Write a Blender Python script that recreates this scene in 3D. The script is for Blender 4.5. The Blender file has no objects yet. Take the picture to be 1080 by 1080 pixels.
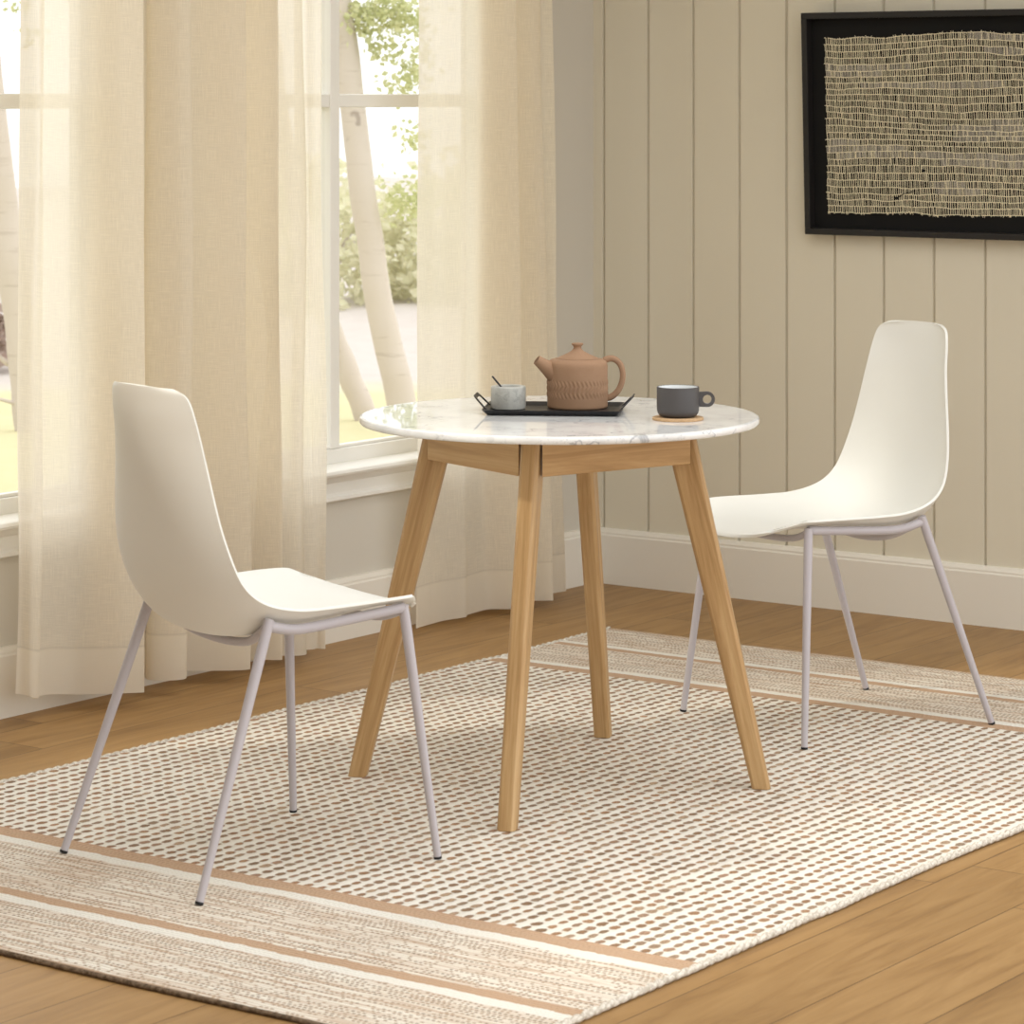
import bpy, bmesh, math, random
from mathutils import Vector, Matrix, noise as mnoise
R = math.radians
scn = bpy.context.scene
COL = scn.collection
random.seed(11)

# ------------------------------------------------------------------ helpers
def link(o, parent=None):
    COL.objects.link(o)
    if parent is not None:
        o.parent = parent
    return o

def tag(o, label=None, cat=None, group=None, kind=None):
    if label: o['label'] = label
    if cat: o['category'] = cat
    if group: o['group'] = group
    if kind: o['kind'] = kind
    return o

def empty(name, loc=(0, 0, 0), rz=0.0):
    o = bpy.data.objects.new(name, None)
    o.empty_display_size = .05
    o.location = loc
    o.rotation_euler = (0, 0, rz)
    return link(o)

def mobj(name, bm, mat, parent=None, smooth=False, bevel=0, subsurf=0, solid=0, auto=None, mtx=None):
    me = bpy.data.meshes.new(name)
    bm.normal_update()
    bm.to_mesh(me); bm.free()
    if mat: me.materials.append(mat)
    o = bpy.data.objects.new(name, me)
    link(o, parent)
    if mtx is not None: o.matrix_local = mtx
    if smooth:
        for p in me.polygons: p.use_smooth = True
    if auto is not None:
        try: me.set_sharp_from_angle(angle=R(auto))
        except Exception: pass
    if solid:
        m = o.modifiers.new('solid', 'SOLIDIFY'); m.thickness = solid; m.offset = 0
    if bevel:
        m = o.modifiers.new('bevel', 'BEVEL'); m.width = bevel; m.segments = 3; m.limit_method = 'ANGLE'; m.angle_limit = R(35)
        m.harden_normals = False
    if subsurf:
        m = o.modifiers.new('sub', 'SUBSURF'); m.levels = subsurf; m.render_levels = subsurf
    return o

def box(bm, x0, x1, y0, y1, z0, z1):
    vs = [bm.verts.new((x, y, z)) for x in (x0, x1) for y in (y0, y1) for z in (z0, z1)]
    for f in ((0, 1, 3, 2), (4, 6, 7, 5), (0, 4, 5, 1), (2, 3, 7, 6), (0, 2, 6, 4), (1, 5, 7, 3)):
        bm.faces.new([vs[i] for i in f])
    return vs

def frame_of(t):
    t = t.normalized()
    a = Vector((0, 0, 1)) if abs(t.z) < .95 else Vector((1, 0, 0))
    u = t.cross(a).normalized(); v = t.cross(u).normalized()
    return u, v

def tube(bm, pts, rad, seg=12, cap=True, squash=1.0, up=None):
    pts = [Vector(p) for p in pts]
    n = len(pts)
    rads = rad if isinstance(rad, (list, tuple)) else [rad] * n
    rings = []
    pu = None
    for i, p in enumerate(pts):
        t = (pts[min(i + 1, n - 1)] - pts[max(i - 1, 0)]).normalized()
        if up is not None:
            u = t.cross(Vector(up)).normalized(); v = t.cross(u).normalized()
        elif pu is None:
            u, v = frame_of(t)
        else:
            u = (pu - t * pu.dot(t)).normalized(); v = t.cross(u).normalized()
        pu = u
        rings.append([bm.verts.new(p + (u * math.cos(2 * math.pi * k / seg) + v * squash * math.sin(2 * math.pi * k / seg)) * rads[i]) for k in range(seg)])
    for a, b in zip(rings, rings[1:]):
        for k in range(seg):
            bm.faces.new((a[k], a[(k + 1) % seg], b[(k + 1) % seg], b[k]))
    if cap:
        bm.faces.new(rings[0][::-1]); bm.faces.new(rings[-1])
    return rings

def lathe(bm, prof, seg=48, disp=None, close_bottom=True, close_top=True):
    rings = []
    for (r, z) in prof:
        ring = []
        for k in range(seg):
            a = 2 * math.pi * k / seg
            rr = r + (disp(a, z) if disp else 0)
            ring.append(bm.verts.new((rr * math.cos(a), rr * math.sin(a), z)))
        rings.append(ring)
    for a, b in zip(rings, rings[1:]):
        for k in range(seg):
            bm.faces.new((a[k], a[(k + 1) % seg], b[(k + 1) % seg], b[k]))
    if close_bottom: bm.faces.new(rings[0][::-1])
    if close_top: bm.faces.new(rings[-1])
    return rings

def crom(P, n):
    """Catmull-Rom through control tuples, n samples per span"""
    P = [Vector(p) for p in P]
    out = []
    for i in range(len(P) - 1):
        p0 = P[max(i - 1, 0)]; p1 = P[i]; p2 = P[i + 1]; p3 = P[min(i + 2, len(P) - 1)]
        for k in range(n):
            t = k / n
            out.append(.5 * ((2 * p1) + (p2 - p0) * t + (2 * p0 - 5 * p1 + 4 * p2 - p3) * t * t + (3 * p1 - p0 - 3 * p2 + p3) * t ** 3))
    out.append(P[-1])
    return out

def lerp_table(tab, x):
    if x <= tab[0][0]: return tab[0][1]
    for (a, va), (b, vb) in zip(tab, tab[1:]):
        if x <= b:
            return va + (vb - va) * (x - a) / (b - a)
    return tab[-1][1]

# ------------------------------------------------------------------ materials
class NT:
    def __init__(s, name):
        s.m = bpy.data.materials.new(name); s.m.use_nodes = True
        s.t = s.m.node_tree; s.n = s.t.nodes
        s.bsdf = s.n['Principled BSDF']; s.out = s.n['Material Output']
    def new(s, typ, **kw):
        n = s.n.new(typ)
        for k, v in kw.items(): setattr(n, k, v)
        return n
    def put(s, sock, v):
        if isinstance(v, bpy.types.NodeSocket): s.t.links.new(v, sock)
        elif v is not None:
            if isinstance(v, (tuple, list)) and len(v) == 3 and sock.type == 'RGBA': v = (*v, 1)
            sock.default_value = v
    def math(s, op, a, b=None, c=None, clamp=False):
        n = s.new('ShaderNodeMath', operation=op); n.use_clamp = clamp
        s.put(n.inputs[0], a)
        if b is not None: s.put(n.inputs[1], b)
        if c is not None: s.put(n.inputs[2], c)
        return n.outputs[0]
    def mix(s, f, a, b, blend='MIX'):
        n = s.new('ShaderNodeMix', data_type='RGBA', blend_type=blend)
        s.put(n.inputs[0], f); s.put(n.inputs[6], a); s.put(n.inputs[7], b)
        return n.outputs[2]
    def ramp(s, f, stops, interp='LINEAR'):
        n = s.new('ShaderNodeValToRGB'); cr = n.color_ramp; cr.interpolation = interp
        while len(cr.elements) < len(stops): cr.elements.new(.5)
        for e, (p, c) in zip(cr.elements, stops):
            e.position = p; e.color = (*c, 1) if len(c) == 3 else c
        s.put(n.inputs[0], f)
        return n.outputs[0]
    def sstep(s, e0, e1, x):
        n = s.new('ShaderNodeMapRange', interpolation_type='SMOOTHSTEP')
        s.put(n.inputs[0], x); s.put(n.inputs[1], e0); s.put(n.inputs[2], e1)
        n.inputs[3].default_value = 0; n.inputs[4].default_value = 1
        return n.outputs[0]
    def coord(s, which='Object', scale=(1, 1, 1), loc=(0, 0, 0), rot=(0, 0, 0)):
        tc = s.new('ShaderNodeTexCoord'); mp = s.new('ShaderNodeMapping')
        s.t.links.new(tc.outputs[which], mp.inputs[0])
        mp.inputs[1].default_value = loc; mp.inputs[2].default_value = rot; mp.inputs[3].default_value = scale
        return mp.outputs[0]
    def sep(s, v):
        n = s.new('ShaderNodeSeparateXYZ'); s.put(n.inputs[0], v); return n.outputs
    def comb(s, x, y, z=0.0):
        n = s.new('ShaderNodeCombineXYZ'); s.put(n.inputs[0], x); s.put(n.inputs[1], y); s.put(n.inputs[2], z); return n.outputs[0]
    def noise(s, v, scale=5, detail=4, rough=.5, dist=0, out=0):
        n = s.new('ShaderNodeTexNoise'); s.put(n.inputs['Vector'], v)
        n.inputs['Scale'].default_value = scale; n.inputs['Detail'].default_value = detail
        n.inputs['Roughness'].default_value = rough; n.inputs['Distortion'].default_value = dist
        return n.outputs[out]
    def white(s, v, out='Value'):
        n = s.new('ShaderNodeTexWhiteNoise', noise_dimensions='3D'); s.put(n.inputs['Vector'], v); return n.outputs[out]
    def bump(s, h, strength=.3, dist=.002):
        n = s.new('ShaderNodeBump'); s.put(n.inputs['Height'], h)
        n.inputs['Strength'].default_value = strength; n.inputs['Distance'].default_value = dist
        s.t.links.new(n.outputs[0], s.bsdf.inputs['Normal']); return n.outputs[0]
    def set(s, base=None, rough=None, spec=None, metal=None, coat=None):
        b = s.bsdf.inputs
        if base is not None: s.put(b['Base Color'], base)
        if rough is not None: s.put(b['Roughness'], rough)
        if spec is not None: s.put(b['Specular IOR Level'], spec)
        if metal is not None: s.put(b['Metallic'], metal)
        if coat is not None: s.put(b['Coat Weight'], coat)
        return s.m

def paint(name, col, rough=.5, spec=.4, var=.03, bump=.05, scale=60):
    t = NT(name)
    c = t.coord()
    n1 = t.noise(c, 2.5, 3)
    col2 = tuple(min(1, x * (1 - var)) for x in col)
    t.set(t.mix(n1, col2, col), rough, spec)
    if bump: t.bump(t.noise(c, scale, 4), bump, .001)
    return t.m

def wood(name, dark, mid, light, axis='z', rough=.42):
    t = NT(name)
    # grain runs along the object's own axis
    sc = {'z': (22, 22, 1.1), 'x': (1.1, 22, 22), 'y': (22, 1.1, 22)}[axis]
    oi = t.new('ShaderNodeObjectInfo')
    tc = t.new('ShaderNodeTexCoord')
    off = t.math('MULTIPLY', oi.outputs['Random'], 7.0)
    ad = t.new('ShaderNodeVectorMath', operation='ADD')
    t.t.links.new(tc.outputs['Object'], ad.inputs[0]); t.t.links.new(t.comb(off, off, off), ad.inputs[1])
    mp = t.new('ShaderNodeMapping'); t.t.links.new(ad.outputs[0], mp.inputs[0]); mp.inputs[3].default_value = sc
    v = mp.outputs[0]
    n1 = t.noise(v, 1.6, 5, .6, 1.2)
    mp2 = t.new('ShaderNodeMapping'); t.t.links.new(ad.outputs[0], mp2.inputs[0]); mp2.inputs[3].default_value = tuple(k * 6 if k > 5 else k * 5 for k in sc)
    n2 = t.noise(mp2.outputs[0], 1.5, 4, .65)
    f = t.math('ADD', t.math('MULTIPLY', n1, .72), t.math('MULTIPLY', n2, .28))
    col = t.ramp(f, [(.33, dark), (.5, mid), (.66, light)])
    t.set(col, rough, .35)
    t.bump(n2, .12, .0008)
    return t.m

M = {}
M['shell'] = paint('white_shell_plastic', (.81, .80, .745), .5, .32, .02, .02, 200)
M['leg_metal'] = paint('pale_lilac_grey_powder_coat', (.49, .455, .475), .40, .45, .02, .03, 400)
M['rubber'] = paint('black_rubber', (.012, .012, .013), .5, .4, .1, 0)
M['oak'] = wood('oak_leg', (.33, .185, .072), (.475, .295, .130), (.585, .395, .200), 'z')
M['oak_x'] = wood('oak_apron', (.42, .245, .095), (.53, .325, .14), (.61, .40, .195), 'x')
M['matte_black'] = paint('black_tray_metal', (.013, .013, .015), .35, .45, .1, .05, 300)
M['frame_black'] = paint('black_stained_frame', (.017, .015, .014), .5, .35, .2, .1, 120)
M['board_black'] = paint('black_backing_board', (.010, .0095, .009), .8, .2, .2, .05, 150)
M['mug_dark'] = paint('charcoal_stoneware', (.075, .068, .066), .5, .4, .08, .08, 350)
M['mug_in'] = paint('white_glaze', (.78, .80, .80), .2, .5, .02, 0)
M['trim'] = paint('white_trim_paint', (.86, .84, .78), .45, .4, .02, .02)
M['sash'] = paint('warm_white_sash_paint', (.84, .82, .765), .45, .4, .02, .02)
M['base_paint'] = paint('cream_baseboard_paint', (.82, .775, .685), .45, .4, .03, .02)
M['wall_right'] = paint('khaki_plank_paint', (.73, .675, .545), .55, .35, .05, .03, 50)
M['wall_left'] = paint('greige_wall_paint', (.65, .61, .53), .6, .3, .04, .04, 90)

def mk_marble(name, base, vein, scale, amt, rough, spec=.5, vw=.03):
    t = NT(name)
    c = t.coord(scale=(1, 1, 1), rot=(.3, .2, .6))
    w = t.noise(c, 3.0 * scale, 5, .6, 0, out=1)
    vm = t.new('ShaderNodeVectorMath', operation='MULTIPLY_ADD')
    t.put(vm.inputs[0], w); vm.inputs[1].default_value = (.35 / scale,) * 3; t.put(vm.inputs[2], c)
    n = t.noise(vm.outputs[0], 2.3 * scale, 3, .55)
    ridge = t.math('ABSOLUTE', t.math('SUBTRACT', n, .5))
    v1 = t.math('SUBTRACT', 1.0, t.sstep(0.0, vw, ridge))
    n3 = t.noise(vm.outputs[0], 6.5 * scale, 4, .6)
    ridge2 = t.math('ABSOLUTE', t.math('SUBTRACT', n3, .52))
    v2 = t.math('MULTIPLY', t.math('SUBTRACT', 1.0, t.sstep(0.0, vw * .8, ridge2)), .5)
    mask = t.sstep(.42, .62, t.noise(c, 2.0 * scale, 3))
    v = t.math('MULTIPLY', t.math('MAXIMUM', v1, v2), t.math('ADD', t.math('MULTIPLY', mask, .9), .1))
    cloud = t.noise(c, 4 * scale, 4, .6)
    b2 = tuple(x * .86 for x in base)
    col = t.mix(t.sstep(.4, .7, cloud), base, b2)
    col = t.mix(t.math('MULTIPLY', v, amt, clamp=True), col, vein)
    t.set(col, rough, spec)
    return t.m
M['marble'] = mk_marble('white_marble', (.86, .855, .84), (.33, .34, .36), 3.0, .75, .02, .6, .016)
M['marble_grey'] = mk_marble('grey_marble', (.50, .495, .45), (.30, .30, .27), 16, .6, .35, .4, .05)

def mk_clay():
    t = NT('terracotta_clay')
    c = t.coord()
    n = t.noise(c, 40, 5, .6); n2 = t.noise(c, 700, 2, .6)
    col = t.mix(n, (.305, .18, .105), (.375, .23, .14))
    col = t.mix(t.sstep(.62, .75, n2), col, (.25, .13, .075))
    t.set(col, .75, .25)
    t.bump(n2, .12, .0006)
    return t.m
M['clay'] = mk_clay()
M['hole_shade'] = paint('spout_hole_shade', (.05, .028, .018), .9, .1, .1, 0)  # dark tone standing in for the shade inside the spout

def mk_cork():
    t = NT('cork')
    c = t.coord()
    n = t.noise(c, 500, 3, .7)
    t.set(t.ramp(n, [(.3, (.40, .24, .12)), (.6, (.62, .42, .24))]), .85, .2)
    t.bump(n, .3, .0006)
    return t.m
M['cork'] = mk_cork()

def mk_floor():
    t = NT('oak_floor_planks')
    c = t.coord()
    x, y, z = t.sep(c)
    W = .188
    u = t.math('DIVIDE', t.math('ADD', x, -2.38 + 40 * W), W)
    row = t.math('FLOOR', u)
    fu = t.math('FRACT', u)
    r1 = t.white(t.comb(row, 3.7, 1.1))
    v = t.math('DIVIDE', t.math('ADD', y, t.math('MULTIPLY', r1, 1.9)), 1.9)
    pl = t.math('FLOOR', v); fv = t.math('FRACT', v)
    rid = t.white(t.comb(row, pl, 5.2))
    du = t.math('MINIMUM', fu, t.math('SUBTRACT', 1.0, fu))
    dv = t.math('MINIMUM', fv, t.math('SUBTRACT', 1.0, fv))
    gap = t.math('MAXIMUM', t.math('SUBTRACT', 1.0, t.sstep(.003, .011, du)), t.math('SUBTRACT', 1.0, t.sstep(.0004, .0012, dv)))
    off = t.math('MULTIPLY', rid, 13.0)
    vec = t.comb(t.math('ADD', t.math('MULTIPLY', x, 9.0), off), t.math('ADD', t.math('MULTIPLY', y, .9), off), off)
    g = t.noise(vec, 2.2, 6, .62, 1.5)
    vec2 = t.comb(t.math('ADD', t.math('MULTIPLY', x, 80.0), off), t.math('ADD', t.math('MULTIPLY', y, 3.0), off), off)
    g2 = t.noise(vec2, 1.5, 4, .6)
    f = t.math('ADD', t.math('MULTIPLY', g, .75), t.math('MULTIPLY', g2, .25))
    col = t.ramp(f, [(.30, (.235, .125, .043)), (.48, (.335, .19, .070)), (.68, (.41, .245, .098))])
    tone = t.math('ADD', .88, t.math('MULTIPLY', rid, .22))
    col = t.mix(1.0, col, t.comb(tone, tone, tone), 'MULTIPLY')
    # knots
    vo = t.new('ShaderNodeTexVoronoi'); t.put(vo.inputs['Vector'], t.comb(t.math('MULTIPLY', x, 2.1), t.math('MULTIPLY', y, .9), 0.0)); vo.inputs['Scale'].default_value = 1.6
    wob = t.math('MULTIPLY', t.math('SUBTRACT', t.noise(c, 14, 3), .5), .10)
    kn = t.math('SUBTRACT', 1.0, t.sstep(.02, .085, t.math('ADD', vo.outputs['Distance'], wob)))
    col = t.mix(t.math('MULTIPLY', kn, .6), col, (.15, .095, .05))
    col = t.mix(t.math('MULTIPLY', gap, .75), col, (.09, .05, .02))
    t.set(col, t.math('ADD', .40, t.math('MULTIPLY', g2, .15)), .3)
    t.bump(t.math('SUBTRACT', t.math('MULTIPLY', g2, .25), gap), .25, .0015)
    return t.m
M['floor'] = mk_floor()

# rug: local frame centred at RUGC; x across the stripes' length, y from near to far
RUGC = (1.415, -2.19)
RX, RYN, RYF = .915, -1.525, 1.53
def mk_rug():
    t = NT('woven_rug')
    c = t.coord()
    w = t.noise(c, 9, 2, .5, 0, out=1)
    vm = t.new('ShaderNodeVectorMath', operation='MULTIPLY_ADD')
    t.put(vm.inputs[0], w); vm.inputs[1].default_value = (.012, .012, 0); t.put(vm.inputs[2], c)
    x, y, z = t.sep(vm.outputs[0])
    cream = (.79, .745, .66)
    # --- centre field: lattice of brown yarn loops between cream cords
    u = t.math('DIVIDE', x, .0294); 
    iu = t.math('FLOOR', u); fu = t.math('SUBTRACT', t.math('FRACT', u), .5)
    v = t.math('ADD', t.math('DIVIDE', y, .030), t.math('MULTIPLY', t.white(t.comb(iu, 8.8, 2.2)), .16))
    iv = t.math('FLOOR', v); fv = t.math('SUBTRACT', t.math('FRACT', v), .5)
    rnd = t.new('ShaderNodeTexWhiteNoise', noise_dimensions='3D'); t.put(rnd.inputs['Vector'], t.comb(iu, iv, 1.5))
    jx, jy, jz = t.sep(rnd.outputs['Color'])
    fu2 = t.math('ADD', t.math('ADD', fu, t.math('MULTIPLY', t.math('SUBTRACT', jx, .5), .14)), t.math('MULTIPLY', fv, .04))
    fv2 = t.math('ADD', fv, t.math('MULTIPLY', t.math('SUBTRACT', jy, .5), .14))
    szx = t.math('ADD', .215, t.math('MULTIPLY', jz, .10)); szy = t.math('ADD', .37, t.math('MULTIPLY', jx, .11))
    ex = t.math('POWER', t.math('DIVIDE', fu2, szx), 2.0); ey = t.math('POWER', t.math('DIVIDE', fv2, szy), 2.0)
    d = t.math('SQRT', t.math('ADD', ex, ey))
    fz = t.noise(c, 420, 3, .7)
    d = t.math('ADD', d, t.math('MULTIPLY', t.math('SUBTRACT', fz, .5), .9))
    d = t.math('ADD', d, t.math('MULTIPLY', t.math('SUBTRACT', t.noise(c, 130, 2, .5), .5), .8))
    dash = t.math('SUBTRACT', 1.0, t.sstep(.80, 1.15, d))
    dc = t.ramp(rnd.outputs['Value'], [(0, (.50, .295, .165)), (.25, (.38, .215, .115)), (.45, (.27, .175, .105)), (.62, (.46, .285, .185)), (.8, (.34, .24, .16)), (1, (.54, .375, .24))])
    big = t.noise(c, 1.1, 2, .5)
    dc = t.mix(t.sstep(.45, .66, fz), dc, (.135, .08, .045))
    ctr = t.mix(dash, cream, dc)
    ridge = t.math('COSINE', t.math('MULTIPLY', fu, 6.2832))
    hc = t.math('SUBTRACT', t.math('MULTIPLY', ridge, -.35), t.math('MULTIPLY', dash, .55))
    # --- border: weft rows with bands
    dn = t.math('SUBTRACT', -.925, y)                # distance into near border
    df = t.math('SUBTRACT', y, .985)
    inn = t.math('GREATER_THAN', dn, 0.0); inf = t.math('GREATER_THAN', df, 0.0)
    b = t.math('MAXIMUM', dn, t.math('MULTIPLY', df, 1.1))
    rw = t.math('DIVIDE', y, .0088); ir = t.math('FLOOR', rw); fr = t.math('SUBTRACT', t.math('FRACT', rw), .5)
    rr = t.white(t.comb(ir, 4.4, 9.1))
    cx = t.math('ADD', t.math('DIVIDE', x, .0105), t.math('MULTIPLY', t.white(t.comb(ir, 1.1, 6.6)), 3.0))
    ic = t.math('FLOOR', cx); fc = t.math('SUBTRACT', t.math('FRACT', cx), .5)
    cr_ = t.white(t.comb(ic, ir, 3.0))
    lng = t.noise(t.comb(t.math('MULTIPLY', x, 5.0), t.math('MULTIPLY', y, 95.0), 0.0), 1.0, 3, .6)
    mixc = t.ramp(lng, [(.30, (.52, .37, .26)), (.42, (.63, .51, .40)), (.52, (.73, .655, .555)), (.66, (.80, .75, .66))])
    sp = t.math('MULTIPLY', t.math('SUBTRACT', 1.0, t.sstep(.20, .40, t.math('ABSOLUTE', fc))), t.math('SUBTRACT', 1.0, t.sstep(.18, .40, t.math('ABSOLUTE', fr))))
    sp = t.math('MULTIPLY', sp, t.math('GREATER_THAN', t.math('ADD', cr_, t.math('MULTIPLY', rr, .9)), .80))
    spc = t.mix(cr_, (.22, .165, .11), (.42, .29, .19))
    mixc = t.mix(t.math('MULTIPLY', sp, .92), mixc, spc)
    tan = t.mix(fz, (.42, .265, .16), (.60, .42, .285))
    edge = t.math('MULTIPLY', t.math('SUBTRACT', t.noise(c, 60, 2), .5), .010)
    be = t.math('ADD', b, edge)
    k = t.ramp(t.math('DIVIDE', be, .62), [(0, (1, 0, 0)), (.075, (0, 1, 0)), (.128, (0, 0, 0)), (.505, (1, 0, 0)), (.555, (0, 1, 0)), (.605, (0, 0, 0)), (.955, (.55, 0, 0))], 'CONSTANT')
    kr = t.new('ShaderNodeSeparateColor'); t.put(kr.inputs[0], k)
    bc = t.mix(kr.outputs[0], mixc, tan)
    bc = t.mix(kr.outputs[1], bc, (.79, .755, .68))
    hb = t.math('SUBTRACT', t.math('MULTIPLY', t.math('COSINE', t.math('MULTIPLY', fr, 6.2832)), .25), t.math('MULTIPLY', sp, .3))
    isb = t.math('MAXIMUM', inn, inf)
    col = t.mix(isb, ctr, bc)
    col = t.mix(t.math('MULTIPLY', t.math('SUBTRACT', fz, .4), .35, clamp=True), col, (.50, .44, .36))
    h = t.mix(isb, t.comb(hc, hc, hc), t.comb(hb, hb, hb))
    hs = t.math('ADD', t.sep(h)[0], t.math('MULTIPLY', fz, .35))
    t.set(col, .9, .1)
    t.bump(hs, .75, .004)
    return t.m
M['rug'] = mk_rug()
def mk_cord(name, a, b):
    t = NT(name); c = t.coord()
    n = t.noise(c, 120, 4, .7)
    t.set(t.mix(t.sstep(.35, .65, n), a, b), .9, .1); t.bump(n, .6, .003); return t.m
M['cord'] = mk_cord('cream_edge_cord', (.50, .44, .36), (.76, .71, .62))
M['edge_dark'] = mk_cord('dark_brown_edge', (.10, .07, .045), (.26, .19, .13))  # dark brown for the bindings at the rug's short ends

def mk_curtain(name, col, tcol, alpha):
    t = NT(name)
    t.n.remove(t.bsdf)
    uv = t.new('ShaderNodeTexCoord').outputs['UV']       # metres along the cloth, metres of height
    ux, uy, _ = t.sep(uv)
    warp = t.noise(t.comb(t.math('MULTIPLY', ux, 620.0), t.math('MULTIPLY', uy, 20.0), 0.0), 1.0, 3, .6)
    weft = t.noise(t.comb(t.math('MULTIPLY', ux, 26.0), t.math('MULTIPLY', uy, 620.0), 3.0), 1.0, 3, .6)
    slub = t.math('ADD', t.sstep(.60, .74, warp), t.sstep(.60, .74, weft))
    thread = t.math('ADD', t.math('MULTIPLY', warp, .5), t.math('MULTIPLY', weft, .5))
    hem = t.math('LESS_THAN', uy, .105)
    hemtop = t.math('LESS_THAN', t.math('ABSOLUTE', t.math('SUBTRACT', uy, .105)), .003)
    c1 = t.mix(thread, tuple(k * .91 for k in col), tuple(min(1, k * 1.04) for k in col))
    c1 = t.mix(t.math('MULTIPLY', slub, .09), c1, tuple(k * .55 for k in col))
    c1 = t.mix(t.math('MULTIPLY', hemtop, .3), c1, tuple(k * .6 for k in col))
    dif = t.new('ShaderNodeBsdfDiffuse'); t.put(dif.inputs[0], c1)
    trl = t.new('ShaderNodeBsdfTranslucent'); t.put(trl.inputs[0], t.mix(.5, c1, tcol))
    trp = t.new('ShaderNodeBsdfTransparent'); t.put(trp.inputs[0], (1, .975, .93))
    m1 = t.new('ShaderNodeMixShader'); m1.inputs[0].default_value = .52
    t.t.links.new(dif.outputs[0], m1.inputs[1]); t.t.links.new(trl.outputs[0], m1.inputs[2])
    a = t.math('ADD', alpha, t.math('MULTIPLY', t.math('SUBTRACT', thread, .5), .40))
    a = t.math('ADD', a, t.math('MULTIPLY', hem, .18))
    a = t.math('MINIMUM', t.math('ADD', a, t.math('MULTIPLY', slub, .12)), .97)
    m2 = t.new('ShaderNodeMixShader'); t.put(m2.inputs[0], a)
    t.t.links.new(trp.outputs[0], m2.inputs[1]); t.t.links.new(m1.outputs[0], m2.inputs[2])
    t.t.links.new(m2.outputs[0], t.out.inputs[0])
    return t.m
M['curtain'] = mk_curtain('sheer_linen', (.895, .835, .72), (.95, .88, .75), .87)

def mk_glass():
    t = NT('window_glass'); t.n.remove(t.bsdf)
    tr = t.new('ShaderNodeBsdfTransparent'); tr.inputs[0].default_value = (.985, .985, .975, 1)
    gl = t.new('ShaderNodeBsdfGlossy'); gl.inputs['Roughness'].default_value = .02
    mx = t.new('ShaderNodeMixShader'); mx.inputs[0].default_value = .035
    t.t.links.new(tr.outputs[0], mx.inputs[1]); t.t.links.new(gl.outputs[0], mx.inputs[2])
    t.t.links.new(mx.outputs[0], t.out.inputs[0])
    return t.m
M['glass'] = mk_glass()

def mk_bark():
    t = NT('birch_bark'); c = t.coord()
    x, y, z = t.sep(c)
    n = t.noise(t.comb(t.math('MULTIPLY', x, 6.0), t.math('MULTIPLY', y, 6.0), t.math('MULTIPLY', z, 45.0)), 1.0, 3, .6)
    k = t.sstep(.66, .74, t.noise(c, 7, 3, .6))
    col = t.mix(t.sstep(.55, .72, n), (.60, .53, .475), (.51, .44, .385))
    col = t.mix(t.math('MULTIPLY', k, .6), col, (.24, .185, .16))
    t.set(col, .8, .2); return t.m
M['bark'] = mk_bark()
def mk_leaf(name, a, b):
    t = NT(name)
    oi = t.coord(); n = t.white(t.comb(*[t.math('FLOOR', t.math('MULTIPLY', q, 22.0)) for q in t.sep(oi)]))
    col = t.mix(n, a, b)
    t.n.remove(t.bsdf)
    d = t.new('ShaderNodeBsdfDiffuse'); tl = t.new('ShaderNodeBsdfTranslucent')
    t.put(d.inputs[0], col); t.put(tl.inputs[0], col)
    m = t.new('ShaderNodeMixShader'); m.inputs[0].default_value = .45
    t.t.links.new(d.outputs[0], m.inputs[1]); t.t.links.new(tl.outputs[0], m.inputs[2]); t.t.links.new(m.outputs[0], t.out.inputs[0])
    return t.m
M['leaf'] = mk_leaf('pale_green_leaf', (.54, .57, .30), (.68, .68, .43))
M['bush'] = mk_leaf('pale_shrub_leaf', (.72, .71, .50), (.82, .79, .62))
M['pink_bush'] = mk_leaf('dusty_pink_shrub_leaf', (.36, .26, .22), (.52, .42, .37))
def mk_ground():
    t = NT('meadow_ground'); c = t.coord()
    x, y, z = t.sep(c)
    n = t.noise(c, .55, 4, .6); n2 = t.noise(c, 6, 4, .65)
    # distance from the house wall decides grass or pale gravel
    dist = t.math('ADD', t.math('SUBTRACT', t.math('MULTIPLY', y, .8), t.math('MULTIPLY', x, .6)), t.math('MULTIPLY', t.math('SUBTRACT', n, .5), 1.6))
    grass = t.mix(n2, (.52, .475, .27), (.60, .555, .36))
    gravel = t.mix(n2, (.48, .42, .385), (.57, .53, .50))
    col = t.mix(t.sstep(6.0, 6.8, dist), grass, gravel)
    t.set(col, .95, .05); return t.m
M['ground'] = mk_ground()
M['thread'] = paint('cream_fibre', (.93, .84, .60), .85, .15, .2, .1, 300)
M['thread_grey'] = paint('grey_brown_fibre', (.56, .51, .42), .9, .1, .3, .1, 300)

# ------------------------------------------------------------------ room shell
H_WALL = 2.75
Y_END = -8.2
X_END = 3.6
bm = bmesh.new(); box(bm, -.16, 6.0, -8.2, .14, -.06, 0)
tag(mobj('floor', bm, M['floor']), 'oak plank floor running toward the corner', None, kind='structure')

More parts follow.
